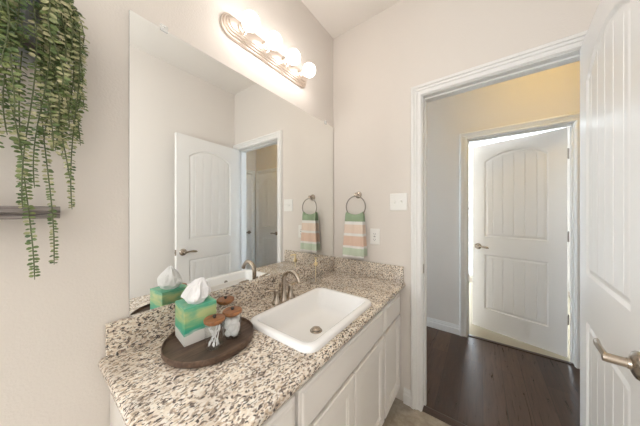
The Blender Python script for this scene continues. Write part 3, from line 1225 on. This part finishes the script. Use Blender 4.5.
TZ1, TZ0 = RZ - RR + 0.004, 0.950
M['towel'] = mk_towel(TZ0, TZ1)
b = bm_new()
NS, NT = 60, 28
rows = []
for i in range(NS + 1):
    s = i / NS * 2 - 1        # -1 front hem .. 0 over the ring .. 1 back hem
    h = abs(s)
    row = []
    for j in range(NT + 1):
        q = j / NT * 2 - 1
        drop = (TZ1 - TZ0 - (0.010 if s > 0 else 0))
        # rounded top over the ring
        rr = 0.0125
        arc = 0.055
        if h < arc:
            a = h / arc * pi / 2
            z = TZ1 - rr + rr * cos(a)
            off = rr * sin(a)
        else:
            z = TZ1 - rr - (h - arc) / (1 - arc) * (drop - rr)
            off = rr + 0.003 * min((h - arc) * 3, 1) + 0.010 * h * h * (0.6 + 0.4 * q)
        half = 0.071 + 0.019 * min(h * 1.15, 1.0)
        sag = 0.0
        if h < arc:
            pass
        x = q * half + 0.004 * h * (-1)
        ringz = -(RR - sqrt(max(RR * RR - (q * 0.066) ** 2, 0)))
        z += -ringz * max(0, 1 - h * 2.2) * 0.75
        y = off + 0.0045 * sin(q * 6.2 + 0.6) * (0.35 + 0.65 * h) + 0.0025 * sin(q * 13 + h * 3) * h
        y = max(y, 0.007) if h > arc else y
        sgn = -1 if s < 0 else 1
        row.append(b.verts.new((x, sgn * y, z)))
    rows.append(row)
for i in range(NS):
    for j in range(NT):
        b.faces.new((rows[i][j], rows[i][j + 1], rows[i + 1][j + 1], rows[i + 1][j]))
tw = obj('hand_towel', b, M['towel'], None, True, (RX - 0.006, RY, 0))
md = tw.modifiers.new('thickness', 'SOLIDIFY')
md.thickness = 0.005
md.offset = 1.0
tag(tw, 'green, white and peach striped hand towel hanging from the towel ring', 'towel')

# ---------------------------------------------------------------- switch and outlet
def plate(bm, w, h):
    lps = []
    for ins, d in ((0, 0), (0, 0.003), (0.003, 0.0055), (0.006, 0.006)):
        lps.append([(x, -d, z) for x, z in rrect(0, 0, w / 2 - ins, h / 2 - ins, 0.005, 4)])
    loft(bm, lps, True, True)


t = thing('light_switch', 'white double toggle switch plate on the wall beside the door casing', 'light switch', (0.536, L - 0.0005, 1.362))
b = bm_new()
plate(b, 0.118, 0.118)
obj('plate', b, M['plastic'], t)
for i, s in enumerate((-1, 1)):
    b = bm_new()
    box(b, s * 0.023 - .006, s * 0.023 + .006, -0.0075, -0.0061, -0.013, 0.013, 0.0005, 1)
    bz = bm_new()
    sl = obj('toggle', b, M['plastic'], t)
    tube(bz, [(s * 0.023, -0.0070, 0.0), (s * 0.023, -0.012, 0.004 if i else -0.004), (s * 0.023, -0.019, 0.009 if i else -0.009)], [0.0052, 0.0046, 0.0038], 10)
    obj('lever', bz, M['plastic'], sl)
    for z in (-0.030, 0.030):
        b = bm_new()
        lathe(b, [(0.0032, 0.0061), (0.003, 0.0070), (0, 0.0074)], 12, axis_matrix((s * 0.023, 0, z), (0, -1, 0)))
        obj('screw', b, M['plastic'], t)

t = thing('electrical_outlet', 'white outlet plate on the wall between towel and granite side splash', 'outlet', (0.366, L - 0.0005, 1.112))
b = bm_new()
plate(b, 0.072, 0.116)
obj('plate', b, M['plastic'], t)
b = bm_new()
box(b, -0.0165, 0.0165, -0.0085, -0.0061, -0.0335, 0.0335, 0.0012, 1)
rc = obj('receptacle', b, M['plastic'], t)
for z in (-0.020, 0.020):
    b = bm_new()
    box(b, -0.0075, -0.0055, -0.0092, -0.0086, z - .004, z + .005)
    box(b, 0.0055, 0.0075, -0.0092, -0.0086, z - .004, z + .004)
    lathe(b, [(0.0022, 0.0086), (0.0022, 0.0092)], 10, axis_matrix((0, 0, z - .0085), (0, -1, 0)))
    obj('socket_slots', b, M['slot'], rc)
b = bm_new()
box(b, -0.007, 0.007, -0.0095, -0.0086, -0.003, 0.003, 0.0003, 1)
obj('test_button', b, M['rubber'], rc)

# ---------------------------------------------------------------- wall shelf
SZ = 1.286
t = thing('wall_shelf', 'weathered grey wooden ledge shelf on the wall under the trailing plant', 'shelf', (0.0005, 0, SZ))
rnd = random.Random(11)
for k, (z0, z1, x1) in enumerate(((-0.015, -0.002, 0.118), (-0.001, 0.016, 0.122))):
    b = bm_new()
    n = 26
    lps = []
    for i in range(n + 1):
        y = -0.46 + (0.052 + 0.46) * i / n
        w1 = 0.0022 * noise.noise(Vector((y * 14, k * 5, 0)))
        w2 = 0.0022 * noise.noise(Vector((y * 14, k * 5, 3)))
        w3 = 0.004 * noise.noise(Vector((y * 10, k * 5, 6)))
        lps.append([(0, y, z0 + w1 * .5), (x1 - .004 + w3, y, z0 + w1 * .5), (x1 + w3, y, z0 + .004 + w1), (x1 + w3, y, z1 - .004 + w2), (x1 - .004 + w3, y, z1 + w2 * .5), (0, y, z1 + w2 * .5)])
    loft(b, lps, True, True)
    obj('board', b, M['shelf'], t)

# ---------------------------------------------------------------- trailing plant in a wall pot
PX, PY, PZ = 0.088, -0.045, 1.66
t = thing('trailing_plant', 'trailing green fern-like plant spilling from a grey wall pot', 'plant', (PX, PY, PZ))
b = bm_new()
lathe(b, [(0, 0), (0.058, 0), (0.062, 0.004), (0.074, 0.10), (0.080, 0.150), (0.083, 0.155), (0.080, 0.160), (0.074, 0.155), (0.070, 0.13), (0, 0.13)], 36, None, False)
pot = obj('pot', b, M['pot'], t, True)
b = bm_new()
lathe(b, [(0.0605, 0.012), (0.0665, 0.012), (0.069, 0.036), (0.0640, 0.036)], 36)
obj('band', b, M['potrim'], pot, True)
b = bm_new()
box(b, -PX + 0.0005, -0.072, -0.03, 0.03, 0.10, 0.13)
obj('wall_bracket', b, M['potrim'], pot)


def leaf(bm, p, d, up, ln, wd, mi):
    """a small oval leaf from p along d with face normal near up."""
    d = d.normalized()
    s = d.cross(up).normalized()
    n = s.cross(d).normalized()
    prof = ((0, 0.0, 0.0), (0.28, 0.42, 0.05), (0.62, 0.5, 0.05), (0.88, 0.30, 0.0), (1.0, 0.0, -0.05))
    c = [bm.verts.new(p + d * (ln * a) + n * (ln * (z - 0.10))) if 0 < w else bm.verts.new(p + d * (ln * a) + n * (ln * z)) for a, w, z in prof]
    lft = [bm.verts.new(p + d * (ln * a) + s * (wd * w) + n * (ln * z)) for a, w, z in prof[1:4]]
    rgt = [bm.verts.new(p + d * (ln * a) - s * (wd * w) + n * (ln * z)) for a, w, z in prof[1:4]]
    fs = []
    for side in (lft, rgt):
        fs.append(bm.faces.new((c[0], c[1], side[0])))
        fs.append(bm.faces.new((c[1], c[2], side[1], side[0])))
        fs.append(bm.faces.new((c[2], c[3], side[2], side[1])))
        fs.append(bm.faces.new((c[3], c[4], side[2])))
    for f in fs:
        f.material_index = mi
        f.smooth = True


def make_vine(pts, pale, ln, rnd):
    bm = bm_new()
    twist = rnd.uniform(0, 6)
    tube(bm, pts, [0.0013] * (len(pts) - 1) + [0.0006], 5)
    for f in bm.faces:
        f.material_index = 0
    # walk the curve, a pair of leaves every step, smaller towards the tip
    total = sum((c - a).length for a, c in zip(pts, pts[1:]))
    acc, run, side0 = 0.0, 0.0, None
    for a, c in zip(pts, pts[1:]):
        seg = (c - a).length
        dirv = (c - a).normalized()
        while acc < seg:
            p = a + dirv * acc
            q = (run + acc) / total
            l0 = ln * (1.0 - 0.35 * q)
            acc += l0 * rnd.uniform(0.72, 0.98)
            out = Vector((1.0, 0.45 * sin(9 * q + twist), 0.15))
            side = dirv.cross(out)
            if side.length < 1e-4:
                continue
            side.normalize()
            for sg in (-1, 1):
                if rnd.random() < 0.06:
                    continue
                dd = side * sg + dirv * rnd.uniform(-0.1, 0.55) + Vector((rnd.uniform(-.3, .6), rnd.uniform(-.2, .2), rnd.uniform(-.15, .15)))
                up = (out + Vector((rnd.uniform(-.6, .6), rnd.uniform(-.8, .8), rnd.uniform(-.2, .9)))).normalized()
                l = l0 * rnd.uniform(0.75, 1.15)
                leaf(bm, p + dirv * rnd.uniform(-.002, .002), dd, up, l, l * 0.66, 2 if rnd.random() < pale else 1)
        acc -= seg
        run += seg
    for v in bm.verts:                      # nothing grows into the wall
        v.co.x = max(v.co.x, -PX + 0.004)
    return bm


rnd = random.Random(21)
Z0 = 0.155          # rim height above the plant's base
vines = []
# (reach y, front x, length drop below the rim, pale share, leaf size) in plant coordinates
spec = [(0.046, 0.05, 0.690, 0.10, 0.0150), (0.072, 0.045, 0.66, 0.25, 0.0125), (0.128, 0.055, 0.520, 0.45, 0.0120), (0.108, 0.060, 0.440, 0.5, 0.0120), (0.130, 0.030, 0.345, 0.45, 0.0125),
        (0.055, 0.075, 0.520, 0.30, 0.0140), (0.075, 0.070, 0.470, 0.35, 0.0140), (0.000, 0.075, 0.44, 0.15, 0.0155), (-0.030, 0.085, 0.400, 0.05, 0.0165), (0.035, 0.090, 0.36, 0.2, 0.0150)]
for i in range(84):
    a = rnd.uniform(-100, 100)
    ry = 0.142 * sin(radians(a)) * rnd.uniform(0.55, 1.0)
    fx = 0.02 + 0.085 * cos(radians(a)) * rnd.uniform(0.55, 1.1)
    pale = 0.6 if ry > 0.05 else (0.25 if ry > 0.0 else 0.08)
    if 0.028 < ry < 0.068 and fx > 0.055:
        continue
    spec.append((ry, fx, rnd.uniform(0.10, 0.40), pale, rnd.uniform(0.0135, 0.019)))
for (ry, fx, drop, pale, ln) in spec:
    aa = math.atan2(ry, max(fx, 0.005))
    start = Vector((0.05 * cos(aa), 0.05 * sin(aa), Z0 - 0.012))
    topz = Z0 + rnd.uniform(0.03, 0.085)
    elbow = Vector((fx, ry, Z0 - 0.05))
    arc_ = bez(start, start + Vector((0.01, 0, topz - Z0 + .03)), Vector((fx * 0.9, ry * 0.95, topz + 0.015)), elbow, 10)
    n = max(int(drop / 0.02), 4)
    tail = []
    ph, am = rnd.uniform(0, 6), rnd.uniform(0.004, 0.012)
    for k in range(1, n + 1):
        q = k / n
        tail.append(elbow + Vector((0.004 * sin(ph + q * 5) - 0.012 * q, am * sin(ph + q * 4.5) - am * sin(ph), -(drop - 0.05) * q)))
    obj('vine', make_vine(arc_ + tail, pale, ln, rnd), [M['stem'], M['leaf'], M['leaf_pale']], t)
# short leafy sprigs closing the crown
for i in range(22):
    a = radians(rnd.uniform(-180, 180))
    r = rnd.uniform(0.0, 0.05)
    p0 = Vector((r * cos(a), r * sin(a), Z0 - 0.015))
    o = Vector((cos(a), sin(a), 0)) * rnd.uniform(0.04, 0.085)
    if p0.x + o.x < -0.07:
        o.x = -0.06 - p0.x
    p3 = p0 + o + Vector((0, 0, rnd.uniform(0.045, 0.12)))
    obj('sprig', make_vine(bez(p0, p0 + Vector((0, 0, .06)), p3 + Vector((0, 0, .03)) - o * .3, p3, 8), 0.2, rnd.uniform(0.013, 0.017), rnd), [M['stem'], M['leaf'], M['leaf_pale']], t)
